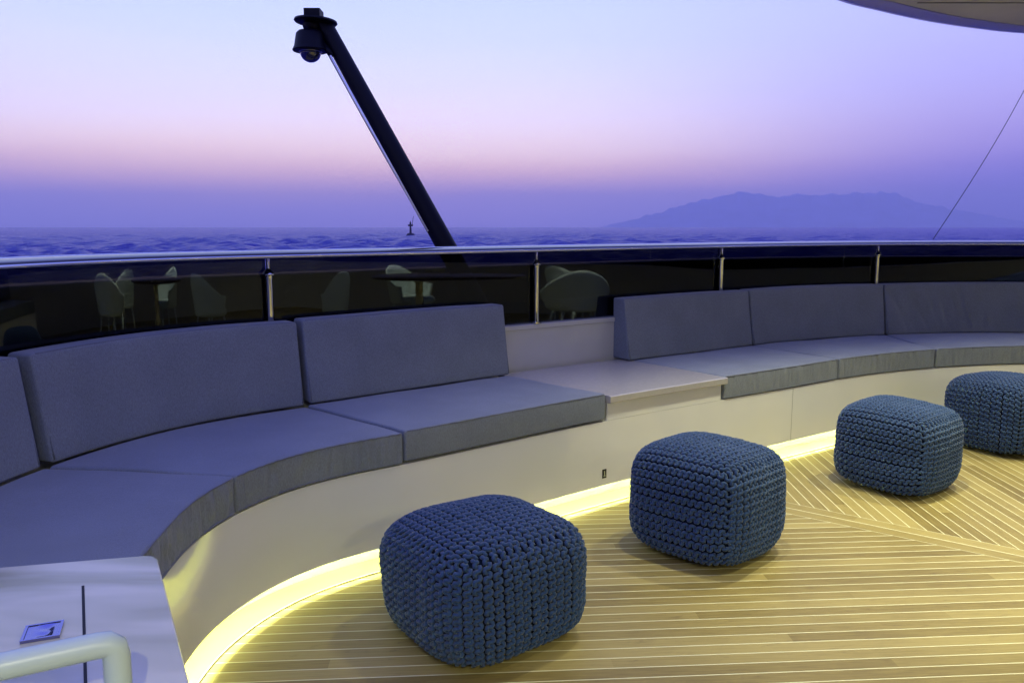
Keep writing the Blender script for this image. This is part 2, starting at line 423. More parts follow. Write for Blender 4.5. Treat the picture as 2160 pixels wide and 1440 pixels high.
v, f = skew_slab(sC+.03, sD-.03, bC+.03, bD-.03, .035, .74, .40, .485, bev=.001)
obj('table_body', v, f, GEL, tb, smooth=False)

# ------------------------------------------------------------ cushions
def rbox_grid(L, Dp, Hh, r, seg, segx=None):
    """rounded box as six grids; returns verts (in 0..L,0..D,0..H) and faces"""
    def axis(len_, d):
        e = [0, .12*r, .35*r, .65*r, r]; inner = max(1, int(round((len_-2*r)/d)))
        return e[:-1]+[r+(len_-2*r)*i/inner for i in range(inner+1)]+[len_-q for q in reversed(e[:-1])]
    X, Y, Z = axis(L, segx or seg), axis(Dp, seg), axis(Hh, seg); v = []; f = []
    def grid(A, B, fn):
        o = len(v)
        for a in A:
            for b in B: v.append(Vector(fn(a, b)))
        nb = len(B)
        for i in range(len(A)-1):
            for k in range(nb-1): f.append((o+i*nb+k, o+(i+1)*nb+k, o+(i+1)*nb+k+1, o+i*nb+k+1))
    grid(X, Y, lambda a, b: (a, b, 0)); grid(X, Y, lambda a, b: (a, b, Hh))
    grid(X, Z, lambda a, b: (a, 0, b)); grid(X, Z, lambda a, b: (a, Dp, b))
    grid(Y, Z, lambda a, b: (0, a, b)); grid(Y, Z, lambda a, b: (L, a, b))
    out = []
    for p in v:
        q = Vector((min(max(p.x, r), L-r), min(max(p.y, r), Dp-r), min(max(p.z, r), Hh-r)))
        d = p-q; out.append((q + d.normalized()*r, d.normalized()))
    return out, f
def cushion(name, f0, f1, b0, b1, z0, z1, Dp, wr, seed, label, group):
    L = (f1-f0+b1-b0)/2; Hh = z1-z0; root = None
    pts, fc = rbox_grid(L, Dp, Hh, .010, .02, .007); v = []
    for p, nr in pts:
        u = p.x/L; w = p.y/.645
        eu = min(1, 4*u*(1-u)*1.6+.0); ev = max(0, min(1, 4*(p.y/Dp)*(1-p.y/Dp)))
        x = p.copy()
        # soft crown, drooping and pinched edges, gathered cloth on the inner curve
        if nr.z > .5: x.z += .006*min(1, eu)*min(1, ev*1.5) + .004*noise.noise(Vector((p.x*3.2, p.y*4, seed)))
        if nr.y < -.5:
            zz = p.z/Hh; g = 4*zz*(1-zz)
            x.y -= .003*g
            n1 = noise.noise(Vector((p.x*15, p.z*3, seed))); n2 = noise.noise(Vector((p.x*31+p.z*3, p.z*5, seed+3)))
            x.y += wr*g**.5*(.75*math.exp(-(n1/.11)**2) + .5*math.exp(-(n2/.12)**2) + .5*n2)
        x.y += .003*noise.noise(Vector((p.x*5, p.z*9, seed+9)))
        s = (f0+(f1-f0)*u)*(1-w)+(b0+(b1-b0)*u)*w
        v.append(cv(s, x.y, z0+x.z))
    root = empty(name, cv((f0+f1)/2, Dp/2, z0), label, 'cushion', group)
    obj('seat_pad', v, fc, FAB, root)
    pip = MB()
    for zz in (Hh-.004, .006):
        pl = []
        for i in range(61):
            u = .01+.98*i/60; s = f0+(f1-f0)*u; pl.append(cv(s, .0015, z0+zz+.0008*math.sin(i*1.7)))
        pip.tube(pl, .0034, 6)
    pip.build('piping', PIPE, root)
    return root
gs = 'grey seat cushions along the curved bench'
g_ = .004
cushion('seat_cushion', s0, sA-g_, bA-1.55, bA-g_, .402, .525, .655, .011, 1, 'gathered grey seat cushion on the tight left bend, meeting the marble cabinet', gs)
cushion('seat_cushion', sA+g_, sB-g_, bA+g_, bB-g_, .402, .525, .655, .007, 2, 'wedge shaped grey seat cushion below the long left back cushion', gs)
cushion('seat_cushion', sB+g_, sC-g_, bB+g_, bC-g_, .408, .531, .655, .001, 3, 'straight grey seat cushion just left of the built-in table', gs)
cushion('seat_cushion', sD+.006, sE-g_, bD+.006, bE-.02, .402, .525, .655, .006, 4, 'grey seat cushion whose end is seen just right of the built-in table', gs)
cushion('seat_cushion', sE+g_, sFf-g_, bE-.012, bF-g_, .402, .525, .655, .008, 5, 'grey seat cushion second to the right of the built-in table', gs)
cushion('seat_cushion', sFf+g_, sEnd-.01, bF+g_, bF+1.6, .402, .525, .655, .007, 6, 'grey seat cushion at the right edge behind the farthest knitted pouf', gs)

def backrest(name, a, b, z0, z1, seed, wr, label, group, lean=.055):
    L = b-a; Hh = z1-z0; Dp = .15
    pts, fc = rbox_grid(L, Dp, Hh, .011, .02, .009); v = []
    for p, nr in pts:
        x = p.copy(); zz = p.z/Hh; u = p.x/L
        g = (4*zz*(1-zz))**.5 if 0 < zz < 1 else 0; eu = min(1, 6*min(u, 1-u))
        if nr.y < -.5:
            x.y -= .006*g*eu
            n1 = noise.noise(Vector((p.x*7+p.z*2, p.z*1.6, seed))); n2 = noise.noise(Vector((p.x*16, p.z*3, seed+3)))
            x.y += wr*g*(.5*math.exp(-(n1/.09)**2) + .7*n1 + .3*n2)
        if nr.z > .5: x.z += .003*noise.noise(Vector((p.x*4, p.y*3, seed)))
        frac = x.y/Dp
        off = .648 + lean*zz + frac*(Dp - .052*zz)
        v.append(cv(a+(x.x), off, z0+x.z+.004*math.sin(u*math.pi)*zz))
    root = empty(name, cv((a+b)/2, .72, z0), label, 'cushion', group)
    obj('back_pad', v, fc, FAB, root)
    pip = MB()
    for zz in (1.0,):
        for off in (.648+lean+.004, .648+lean+.094):
            pl = [cv(a+.012+(L-.024)*i/60, off, z1-.003+.004*math.sin(i/60*math.pi)) for i in range(61)]
            pip.tube(pl, .0034, 6)
    for u in (.006, L-.006):
        pip.tube([cv(a+u, .648+lean*k/10+.002+.001*k, z0+.012+(Hh-.02)*k/10) for k in range(11)], .003, 6)
    pip.build('piping', PIPE, root)
gb = 'grey back cushions along the curved bench'
backrest('back_cushion', bA-1.5, bA-.014, .53, .892, 11, .004, 'grey back cushion cut by the left edge of the photo', gb)
backrest('back_cushion', bA+.012, bB-.010, .53, .892, 12, .003, 'long curved grey back cushion on the left bend', gb)
backrest('back_cushion', bB+.014, bC, .535, .898, 13, .002, 'flat grey back cushion ending left of the pale coaming wall', gb)
backrest('back_cushion', bD-.03, bE-.006, .526, .885, 14, .003, 'grey back cushion with its dark side face beside the pale coaming wall', gb)
backrest('back_cushion', bE+.006, bF-.006, .526, .888, 15, .004, 'grey back cushion in the middle of the right hand run', gb)
backrest('back_cushion', bF+.008, bF+1.75, .526, .888, 16, .018, 'creased grey back cushion at the right edge of the photo', gb)

# ------------------------------------------------------------ coaming, rail, glass, bulwark
cw = empty('coaming_wall', cv((bC+bD)/2, .8, 0), 'pale painted coaming wall behind the cushions and the built-in table', 'wall')
sweep('wall_panel', [(.79, .0), (.86, .0), (.86, .742), (.79, .742)], .2, SMAX-.2, GELB, cw)
sweep('wall_cap', [(.784, .744), (.90, .744), (.90, .766), (.894, .770), (.79, .770), (.784, .766)], .2, SMAX-.2, GELB, cw)

rail = empty('guard_rail', cv(sC, .83, .77), 'steel topped guard rail with smoked glass panes and polished stanchions', 'railing')
def ell(co, cz, a, b, n=20):
    return [(co+a*math.cos(2*math.pi*k/n), cz+b*math.sin(2*math.pi*k/n)) for k in range(n)]
hp = [(.742,1.178),(.745,1.170),(.755,1.166),(.835,1.172),(.846,1.176),(.850,1.186),(.847,1.194),(.838,1.199),(.80,1.198),(.757,1.190),(.746,1.186)]
v, f = strip(frange(.2, SMAX-.2, .04), hp); obj('handrail', v, f, mat('dark_varnished_rail', (.012, .012, .035), .07, spec=.45), rail, sharp=60)
v, f = strip(frange(.2, SMAX-.2, .04), ell(.744, 1.1745, .0065, .0075, 8)); obj('rail_trim', v, f, STEEL, rail)
v, f = strip(frange(.2, SMAX-.2, .04), ell(.850, 1.193, .006, .008, 8)); obj('rail_trim', v, f, STEEL, rail)
posts = [s_at(572, .80, .9), s_at(1131, .80, .9), s_at(1520, .80, .9), s_at(1850, .80, .9)]
step = posts[1]-posts[0]
allp = [posts[0]-2*step, posts[0]-step] + posts + [posts[3]+step*k for k in (1, 2, 3)]
print('posts', posts, step)
for i in range(len(allp)-1):
    a, b = allp[i]+.0025, allp[i+1]-.0025
    v, f = strip(frange(a, b, .05), [(.824, .772), (.836, .772), (.836, 1.169), (.824, 1.169)])
    obj('glass_pane', v, f, GLASS, rail, sharp=30)
for s in allp:
    c = cv(s, .802, 0)
    m = MB().lathe([(.030, .7705), (.030, .778), (.0165, .781), (.0155, .80), (.0155, 1.075), (.0175, 1.08), (.0175, 1.092)], c, 24)
    st = m.build('stanchion', STEEL, rail, sharp=35)
    k = MB().lathe([(.0176, 1.0925), (.026, 1.094), (.027, 1.099), (.022, 1.108), (.012, 1.118), (.008, 1.124), (.008, 1.1685)], c, 24).build('stanchion_cap', STEEL, None, sharp=35)
    k.parent = st
    # two clamps that hold the panes
    for z in (.86, 1.04):
        p = cv(s, .821, z); k2 = MB().tube([cv(s, .812, z), cv(s, .823, z)], .007, 10).build('glass_clamp', STEEL, None, sharp=35); k2.parent = st

bw = empty('outer_bulwark', cv(sC, 1.35, 0), 'glossy black outer bulwark seen through the smoked glass', 'bulwark')
ZW = 1.063
sweep('bulwark_wall', [(1.41, -4.6), (1.53, -4.6), (1.53, ZW-.03), (1.41, ZW-.03)], .2, SMAX-.2, BLACK, bw, d=.08)
sweep('bulwark_cap', [(1.38, ZW-.028), (1.56, ZW-.028), (1.56, ZW-.006), (1.55, ZW), (1.39, ZW), (1.38, ZW-.006)], .2, SMAX-.2, BLACK, bw, d=.08)
v, f = strip(frange(.2, SMAX-.2, .08), [(.865, .60), (1.405, .60), (1.405, .62), (.865, .62)])
tag(obj('side_deck', v, f, mat('side_deck_paint', (.01, .01, .012), .5), smooth=False), kind='structure')

# small black sign on the fascia
sp = s_at(1273, .006, .13); c0 = cv(sp, .006, .145); tx = (cv(sp+.01, .006, .145)-cv(sp-.01, .006, .145)).normalized(); nx = Vector((-tx.y, tx.x, 0))
sg = empty('wall_sign', c0, 'tiny black sign with a pale figure low on the cream bench front', 'sign')
Mx = Matrix(((tx.x, nx.x, 0, c0.x), (tx.y, nx.y, 0, c0.y), (0, 0, 1, c0.z), (0, 0, 0, 1)))
MB().box((-.013, -.0022, -.0215), (.013, -.0003, .0215), Mx).build('plate', mat('sign_black', (.008, .01, .004), .4), sg, smooth=False)
fg = MB()
fg.lathe([(.0001, -.0012), (.0033, -.0010), (.0033, 0), (.0001, .0002)], (0, 0, 0), 12, Matrix.Identity(3))
Q = Mx @ Matrix.Translation((0, -.0024, .010)) @ Matrix.Rotation(R(90), 4, 'X')
fg.v = [Q @ p for p in fg.v]
fg.box((-.0024, -.0034, -.008), (.0024, -.0024, .007), Mx); fg.box((-.0066, -.0034, -.0135), (.0066, -.0024, -.0105), Mx)
fg.box((-.0052, -.0034, -.0102), (-.0022, -.0024, -.0082), Mx); fg.box((.0022, -.0034, -.0102), (.0052, -.0024, -.0082), Mx)
fg.build('figure', mat('sign_pale', (.42, .45, .34), .5), sg, smooth=False)

# ------------------------------------------------------------ knitted poufs
def pouf_mesh(variant):
    hx, hz, nn = .247, .207, 4.0
    def onto(x, y, z, d=0.0):
        def P(x, y, z):
            k = (abs(x)**nn+abs(y)**nn+abs(z)**nn)**(1/nn)
            p = Vector((x/k*hx, y/k*hx, z/k*hz))
            if p.z < 0: p.z = max(p.z, -hz*.965) 
            return p
        p = P(x, y, z)
        g = Vector((abs(p.x/hx)**(nn-1)*math.copysign(1, p.x)/hx, abs(p.y/hx)**(nn-1)*math.copysign(1, p.y)/hx, abs(p.z/hz)**(nn-1)*math.copysign(1, p.z)/hz)).normalized()
        return p + g*(d + .007*noise.noise(p*6+Vector((variant*9, 0, 0)))), g
    v = []; f = []
    # dark lining
    K = 18
    faces = [(0,1,2,1),(0,1,2,-1),(1,2,0,1),(1,2,0,-1),(2,0,1,1),(2,0,1,-1)]
    for (a, b, c, sg_) in faces:
        o = len(v)
        for i in range(K+1):
            for k in range(K+1):
                q = [0, 0, 0]; q[a] = -1+2*i/K; q[b] = -1+2*k/K; q[c] = sg_
                v.append(onto(*q, d=-.007)[0])
        for i in range(K):
            for k in range(K): f.append((o+i*(K+1)+k, o+(i+1)*(K+1)+k, o+(i+1)*(K+1)+k+1, o+i*(K+1)+k+1))
    ncore = len(f)
    NR = 6; rng = random.Random(5+variant)
    def row(fn, nst, rad, amp, sgn, jit):
        """one knitted row: fn(t, lateral, normal) -> point; t in 0..1"""
        sub = 9; n = nst*sub; pts = []
        for i in range(n+1):
            t = i/n; ph = 2*math.pi*nst*t + jit
            lat = amp*(math.sin(ph)*(1+.12*noise.noise(Vector((t*31, jit, 4.)))))
            nor = .0030*math.cos(ph)*sgn - .0016*math.cos(2*ph) + .0022*noise.noise(Vector((t*9, jit, variant)))
            t2 = t - .13/nst*math.sin(2*ph) + .004*noise.noise(Vector((t*5, jit, 7.)))
            pts.append(fn(min(1, max(0, t2)), lat, nor))
        m = MB().tube(pts, [rad*(1+.10*noise.noise(Vector((i*.31, jit*3, 2.)))) for i in range(n+1)], NR, cap=True)
        o = len(v); v.extend(m.v); f.extend(tuple(q+o for q in fc) for fc in m.f)
    rows = 15
    # face table: (row axis, across axis, fixed axis, sign)
    if variant == 0: tab = [(0,1,2,1),(2,1,0,1),(2,1,0,-1),(2,0,1,1),(2,0,1,-1)]
    else: tab = [(0,1,2,1),(2,1,0,1),(2,1,0,-1),(0,2,1,1),(0,2,1,-1)]
    for (ra, ac, fx, sg_) in tab:
        nr = rows if ac != 2 else int(rows*hz/hx)
        nst = int(round((2*hz if ra == 2 else 2*hx)/.0305))
        half = hz if ac == 2 else hx
        for k in range(nr):
            cc = -1+2*(k+.5+.06*rng.uniform(-1, 1))/nr
            def fn(t, lat, nor, cc=cc):
                q = [0, 0, 0]; q[ra] = (-1+2*t)*1.0; q[ac] = cc + lat/half; q[fx] = sg_
                # even the spacing out over the rounded corners
                q[ra] = math.tan(q[ra]*.62)/math.tan(.62); q[ac] = max(-1.04, min(1.04, math.tan(q[ac]*.62)/math.tan(.62)))
                return onto(*q, d=.0045+nor)[0]
            row(fn, nst, .0064, .0100, 1, 1.1*noise.noise(Vector((k*.9, fx, sg_))))
    # closing stitches along the twelve seams
    me = bpy.data.meshes.new('knitted_cover'); me.from_pydata([tuple(p) for p in v], [], f)
    me.materials.append(CORE); me.materials.append(YARN)
    for i, p in enumerate(me.polygons): p.use_smooth = True; p.material_index = 0 if i < ncore else 1
    return me, hz
PM = [pouf_mesh(0), pouf_mesh(1)]
gp = 'blue knitted poufs on the deck'
def pouf(x, y, rz, var, label, sc=1.0, tilt=(0, 0), scz=1.0):
    me, hz = PM[var]; o = bpy.data.objects.new('pouf', me); S.collection.objects.link(o)
    o.location = (x, y, hz*.965*sc*scz+.004); o.rotation_euler = (R(tilt[0]), R(tilt[1]), R(rz)); o.scale = (sc, sc, sc*scz)
    tag(o, label, 'pouf', gp); return o
pouf(-.094, 2.484, -53, 0, 'nearest dark blue knitted pouf with upright stitch rows', 1.10, (1, -1), .84)
pouf(.794, 3.16, -44, 1, 'dark blue knitted pouf with level rows on one side, second nearest to the viewer', 1.03, (-2, 0), 1.03)
pouf(1.957, 3.977, -50, 1, 'blue knitted pouf on the diagonal boards, third from the viewer', 1.0, (0, 1.5), 1.02)
pouf(2.92, 4.68, 28, 0, 'blue knitted pouf cut by the right edge of the photo', 1.04)

# ------------------------------------------------------------ marble cabinet bottom left
ZC = .68
br = G(330, 1168, ZC); rn = G(400, 1440, ZC); bl = G(0, 1195, ZC)
dr = (rn-br).normalized(); db = (bl-br).normalized()
cabc = br + db*.5 + dr*.3
cab = empty('marble_cabinet', (cabc.x, cabc.y, 0), 'white veined marble topped cabinet in the bottom left corner', 'cabinet')
def poly_slab(name, P, z0, z1, m, parent, bev=.004):
    o = MB().prism([(p.x, p.y) for p in P], z0, z1).build(name, m, parent, smooth=False)
    bm = bmesh.new(); bm.from_mesh(o.data)
    bmesh.ops.bevel(bm, geom=[e for e in bm.edges], offset=bev, segments=2, affect='EDGES', profile=.6); bm.to_mesh(o.data); bm.free(); return o
rc_ = [br + db*.022, br + (db+dr)*.006, br + dr*.022]
P = rc_ + [br+dr*.78, br+dr*.78+db*.95, br+db*.95]
poly_slab('marble_top', P, ZC-.03, ZC, MARBLE, cab)
P2 = [br+db*.03+dr*.03, br+dr*.75+db*.03, br+dr*.75+db*.92, br+db*.92+dr*.03]
poly_slab('cabinet_body', P2, .0, ZC-.0305, GEL, cab)
g0, g1 = G(175, 1235, ZC), G(181, 1460, ZC); gd = (g1-g0).normalized(); gn = Vector((-gd.y, gd.x, 0))*.0022
MB().prism([(p.x, p.y) for p in (g0-gn, g0+gn, g0+gd*.5+gn, g0+gd*.5-gn)], ZC-.01, ZC+.0008).build('lid_gap', RUBBER, cab, smooth=False)
# recessed pull latch
l = [G(50, 1325, ZC), G(131, 1312, ZC), G(131, 1345, ZC), G(48, 1357, ZC)]
lc = (l[0]+l[1]+l[2]+l[3])/4; ux = (l[1]-l[0]).normalized(); uy = Vector((-ux.y, ux.x, 0)); hw, hh = (l[1]-l[0]).length/2, (l[0]-l[3]).length/2
ML = Matrix(((ux.x, uy.x, 0, lc.x), (ux.y, uy.y, 0, lc.y), (0, 0, 1, ZC), (0, 0, 0, 1)))
LAT = mat('latch_sky_tint', (.26, .26, .50), .12, metal=1.0)  # blue of the reflected sky is put into the metal colour
lb = MB(); lb.box((-hw, -hh, .0004), (hw, -hh+.004, .005), ML).box((-hw, hh-.004, .0004), (hw, hh, .005), ML).box((-hw, -hh+.004, .0004), (-hw+.004, hh-.004, .005), ML).box((hw-.004, -hh+.004, .0004), (hw, hh-.004, .005), ML)
lt = lb.build('latch', LAT, cab, smooth=False)
# dished finger plate
v = []; f = []; n1, n2 = 24, 14
for i in range(n1+1):
    for k in range(n2+1):
        a = -1+2*i/n1; b = -1+2*k/n2; e = max(0, 1-(abs(a)**3)) * max(0, 1-abs(b)**3)
        z = .0038 - .0034*e*(.5+.5*math.cos((a-.2)*4.2)) + .0016*math.exp(-((a-.1)**2*9+b*b*5))
        v.append(ML @ Vector((a*(hw-.0045), b*(hh-.0045), z)))
for i in range(n1):
    for k in range(n2): f.append((i*(n2+1)+k, (i+1)*(n2+1)+k, (i+1)*(n2+1)+k+1, i*(n2+1)+k+1))
k = obj('finger_plate', v, f, LAT); k.parent = lt

TUBE = mat('pale_tube_enamel', (.46, .56, .57), .35, spec=.4)
# white tube rail in front of the cabinet
ZT = .80
a0 = G(-260, 1462, ZT); a1 = G(228, 1356, ZT)
t_ = (a1-a0).normalized(); pts = [a0 + (a1-a0)*i/8 for i in range(8)]
pts += [a1 - t_*.012, a1 - Vector((0, 0, .0012)), a1 + t_*.006 + Vector((0, 0, -.006)), a1 + t_*.008 + Vector((0, 0, -.018)), a1+t_*.008+Vector((0, 0, -.05)), a1+t_*.008+Vector((0, 0, -(ZT-ZC)+.004))]
hr = empty('grab_rail', (a1.x, a1.y, ZC), 'thick white enamelled grab rail bent down onto the marble cabinet top', 'rail')
MB().tube(pts, .0158, 24).build('rail_tube', TUBE, hr, sharp=50)
fb = a1+t_*.008
MB().lathe([(.030, ZC+.0005), (.030, ZC+.005), (.018, ZC+.009), (.0159, ZC+.009)], (fb.x, fb.y, 0), 28).build('mounting_flange', TUBE, hr, sharp=40)
a2 = a0 - t_*0; MB().tube([a0, a0+t_*.001+Vector((0, 0, -.02)), Vector((a0.x, a0.y, ZC+.001))], .0158, 20).build('rail_leg', TUBE, hr)

# ------------------------------------------------------------ leaning mast with the dome camera
mT = D(682, 48, 4.6); mB_ = D(933, 505, 4.6); md = (mB_-mT).normalized(); mF = mB_ + md*((mB_.z-.621)/-md.z)
print('mast foot', mF, 'top', mT)
mast = empty('camera_mast', mF, 'dark navy mast leaning outward over the rail with a disc on top', 'mast')
MB().tube([mT + (mF-mT)*i/12 for i in range(13)], [.0455+.016*i/12 for i in range(13)], 28).build('mast_pole', MAST, mast, sharp=50)
pf = MB(); c = D(666, 46, 4.6)
Rt = Matrix.Rotation(R(3), 3, 'Y')
pf.lathe([(.0001, -.015), (.09, -.013), (.116, -.010), (.122, -.003), (.118, .007), (.09, .011), (.0001, .013)], c, 40, Rt)
pf.build('top_disc', MAST, mast, sharp=50)
MB().box((-.055, -.05, .011), (.035, .05, .062), Matrix.Translation(c)).build('top_block', MAST, mast, smooth=False)
# light rod and cable beside the pole
side = md.cross(Vector((0, 1, 0))).normalized()
if side.x > 0: side = -side
r0 = D(689, 110, 4.57); r1 = D(899, 482, 4.57)
MB().tube([r0 + (r1-r0)*i/20 + Vector((0, 0, -.01*math.sin(math.pi*i/20))) for i in range(21)], .0028, 8).build('cable', WIRE, mast)
q0 = D(697, 118, 4.54); q1 = D(902, 488, 4.54)
MB().tube([q0, q1], .0062, 10).build('signal_rod', mat('pale_rod', (.9, .9, .95), .3), mast)
MB().tube([D(684, 96, 4.58), D(699, 118, 4.56)], .016, 12).build('rod_clip', MAST, mast)
cc = D(655, 109, 4.6)
dc = empty('security_camera', cc, 'black dome security camera hanging under the disc of the leaning mast', 'camera')
MB().lathe([(.036, .114), (.064, .110), (.078, .096), (.090, .028), (.101, .006), (.098, 0.0), (.060, -.002)], cc, 40).build('housing', MAST, dc, sharp=45)
dm = mat('dome_bubble', (.02, .02, .05), .03, spec=.8, coat=1.0)
MB().lathe([(.0595*math.cos(a), -.004-.057*math.sin(a)) for a in [i*math.pi/2/10 for i in range(11)]], cc, 36).build('dome', dm, dc)
MB().lathe([(.0625, -.006), (.0655, -.003), (.0655, .0005), (.061, -.0025)], cc, 36).build('dome_ring', mat('dome_ring', (.3, .3, .35), .3, metal=1), dc)
MB().tube([cc+Vector((0, 0, .12)), c+Vector((-.01, 0, -.013))], .046, 20).build('hanger', MAST, dc)

# thin stay at the right
w0 = D(1968, 505, 6.0); w1 = D(2250, 10, 6.6)
wl = MB().tube([w0+(w1-w0)*i/24+Vector((.03*math.sin(math.pi*i/24), 0, -.05*math.sin(math.pi*i/24))) for i in range(25)], .0026, 6).build('stay_wire', mat('stay_line', (.03, .03, .09), .6))
tag(wl, 'thin dark stay wire rising to the right above the rail', 'wire')

# ------------------------------------------------------------ canopy roof with downlights and added fill spots
ZR = 2.6
edge = [Vector(p) for p in ((-.15,-3.2),(-.1,-1),(0,.6),(.15,1.9),(.5,3.1),(1.1,4.15),(1.84,4.89),(2.23,5.165),(2.66,5.42),(3.1,5.62),(3.5,5.75),(4.2,5.86),(5.2,5.8),(6.3,5.2),(7.2,4.2),(7.7,2.8),(7.8,0),(7.8,-3.2))]
ed = catmull(edge, 8)
roof = empty('canopy_roof', (3.6, 1.2, ZR), 'curved deck canopy with a grey panelled underside cutting the top right corner', 'roof')
n = len(ed); cen = Vector((3.7, 1.0))
nor = []
for i in range(n):
    t = (ed[min(i+1, n-1)]-ed[max(i-1, 0)]).normalized(); nor.append(Vector((-t.y, t.x)))
prof = [(-.16, .012), (-.055, .0), (-.015, .004), (0, .018), (.004, .04), (0, .062), (-.05, .085), (-.16, .10)]
v = []; f = []
for i in range(n):
    for o, z in prof: p = ed[i] + nor[i]*o; v.append((p.x, p.y, ZR+z))
m_ = len(prof)
for i in range(n-1):
    for k in range(m_-1): f.append((i*m_+k, i*m_+k+1, (i+1)*m_+k+1, (i+1)*m_+k))
obj('roof_edge', v, f, mat('roof_edge_paint', (.5, .5, .58), .12, spec=.6, coat=.6), roof)
inner = [ed[i] + nor[i]*-.162 for i in range(n)]
o = MB().prism([(p.x, p.y) for p in inner], ZR+.014, ZR+.10).build('ceiling_panel', CEIL, roof, smooth=False)
sm_ = MB()
for k, y in enumerate((5.0, 4.2, 3.4, 2.6, 1.8, 1.0, .2)):
    sm_.box((2.4 if y > 4.5 else 1.45 if y > 4 else 1.0 if y > 3 else .55, y, ZR+.0115), (6.4, y+.012, ZR+.0138))
sm_.build('panel_seam', mat('seam_dark', (.06, .06, .055), .6), roof, smooth=False)
lamps = [(.78, 3.0, 85, 86), (1.65, 3.5, 180, 80), (2.6, 4.0, 165, 78), (3.7, 4.4, 150, 78), (1.9, 1.9, 165, 92), (3.1, 2.7, 150, 96), (.4, -1.6, 380, 165), (2.4, -1.8, 420, 165), (4.4, -1.6, 380, 165), (4.6, 2.6, 150, 95), (4.7, 3.4, 700, 44), (5.15, 2.2, 560, 44)]  # front row follows the pouf shadows; spots behind and over chairs are added fill
for (x, y, e, sa) in lamps:
    dl = MB().lathe([(.030, ZR+.0135), (.033, ZR+.006), (.044, ZR+.004), (.047, ZR+.0137)], (x, y, 0), 28).build('downlight_or_fill', STEEL, roof, sharp=40)
    k = MB().lathe([(.0001, ZR+.0070), (.029, ZR+.0075), (.029, ZR+.011)], (x, y, 0), 24).build('lens', LAMP, None); k.parent = dl
    L = bpy.data.lights.new('downlight_or_fill_beam', 'SPOT'); L.energy = e*1.0; L.color = (1.0, .97, .66); L.spot_size = R(sa); L.spot_blend = .9; L.shadow_soft_size = .035
    lo = bpy.data.objects.new('downlight_or_fill_beam', L); S.collection.objects.link(lo); lo.location = (x, y, ZR-.004)
    lo.parent = dl

# aft house wall that carries the roof, behind the camera
hw_ = empty('deckhouse', (3.6, -3.3, 0), 'dark deckhouse wall behind the viewpoint', 'wall')
MB().box((-1.2, -3.5, 0), (8.2, -3.25, 2.61)).build('wall', mat('deckhouse_paint', (.03, .03, .03), .35), hw_, smooth=False)
for k in range(3):
    MB().box((-.2+k*2.9, -3.248, .05), (2.2+k*2.9, -3.24, 2.3)).build('window', mat('deckhouse_glass', (.01, .01, .012), .05, spec=.8), hw_, smooth=False)

# ------------------------------------------------------------ white tub chairs that the smoked glass mirrors
def chair(x, y, rz, label, first=[None]):
    if first[0] is None:
        root = empty('tub_chair', (0, 0, 0), label, 'chair', 'white tub chairs mirrored in the glass')
        v = []; f = []; na, nz_ = 28, 9
        for side_ in (0, 1):
            for i in range(na+1):
                a = math.pi*(-.08 + 1.16*i/na); w = math.sin(max(0, min(math.pi, a)))
                top = .60 + .24*w**1.3
                for k in range(nz_+1):
                    u = k/nz_; z = .40 + (top-.40)*u; r_ = .25 + .055*u + .02*side_ - (.01 if u == 1 else 0)
                    v.append((r_*math.cos(a), r_*.95*math.sin(a), z - (.004 if u == 1 else 0)))
        st = (na+1)*(nz_+1)
        for b in (0, st):
            for i in range(na):
                for k in range(nz_): q = b+i*(nz_+1)+k; f.append((q, q+nz_+1, q+nz_+2, q+1))
        for i in range(na):
            for k in (0, nz_): q = i*(nz_+1)+k; f.append((q, q+nz_+1, st+q+nz_+1, st+q))
        for i in (0, na):
            for k in range(nz_): q = i*(nz_+1)+k; f.append((q, q+1, st+q+1, st+q))
        obj('shell', v, f, WHITE, root)
        MB().lathe([(.0001, .38), (.24, .38), (.262, .40), (.262, .43), (.24, .455), (.0001, .462)], (0, 0, 0), 32).build('seat', WHITE, root)
        for sx_, sy_ in ((-1, -1), (1, -1), (1, 1), (-1, 1)):
            MB().tube([(sx_*.15, sy_*.15, .385), (sx_*.21, sy_*.21, .001)], [.016, .011], 12).build('leg', WHITE, root)
        first[0] = root
        r = root
    else:
        r = first[0].copy(); S.collection.objects.link(r)
        for ch in list(first[0].children):
            c_ = ch.copy(); S.collection.objects.link(c_); c_.parent = r
    r.location = (x, y, 0); r.rotation_euler = (0, 0, R(rz)); r['label'] = label
    return r
chair(4.6, 3.45, 65, 'white tub chair reflected beside the second stanchion')
chair(5.2, 2.2, 200, 'white tub chair at the far side of the dining table')
chair(3.9, 1.6, 20, 'white tub chair at the near side of the dining table')
chair(5.5, 3.2, 130, 'white tub chair at the head of the dining table')
dt = empty('dining_table', (4.7, 2.6, 0), 'round dark topped dining table among the white tub chairs', 'table')
MB().lathe([(.0001, .71), (.5, .71), (.53, .72), (.53, .738), (.52, .745), (.0001, .746)], (4.7, 2.45, 0), 48).build('table_top', mat('dark_table_top', (.03, .02, .015), .3), dt, sharp=50)
MB().lathe([(.27, .001), (.27, .02), (.06, .05), (.045, .1), (.045, .66), (.09, .70), (.09, .709)], (4.7, 2.45, 0), 32).build('pedestal', STEEL, dt, sharp=50)

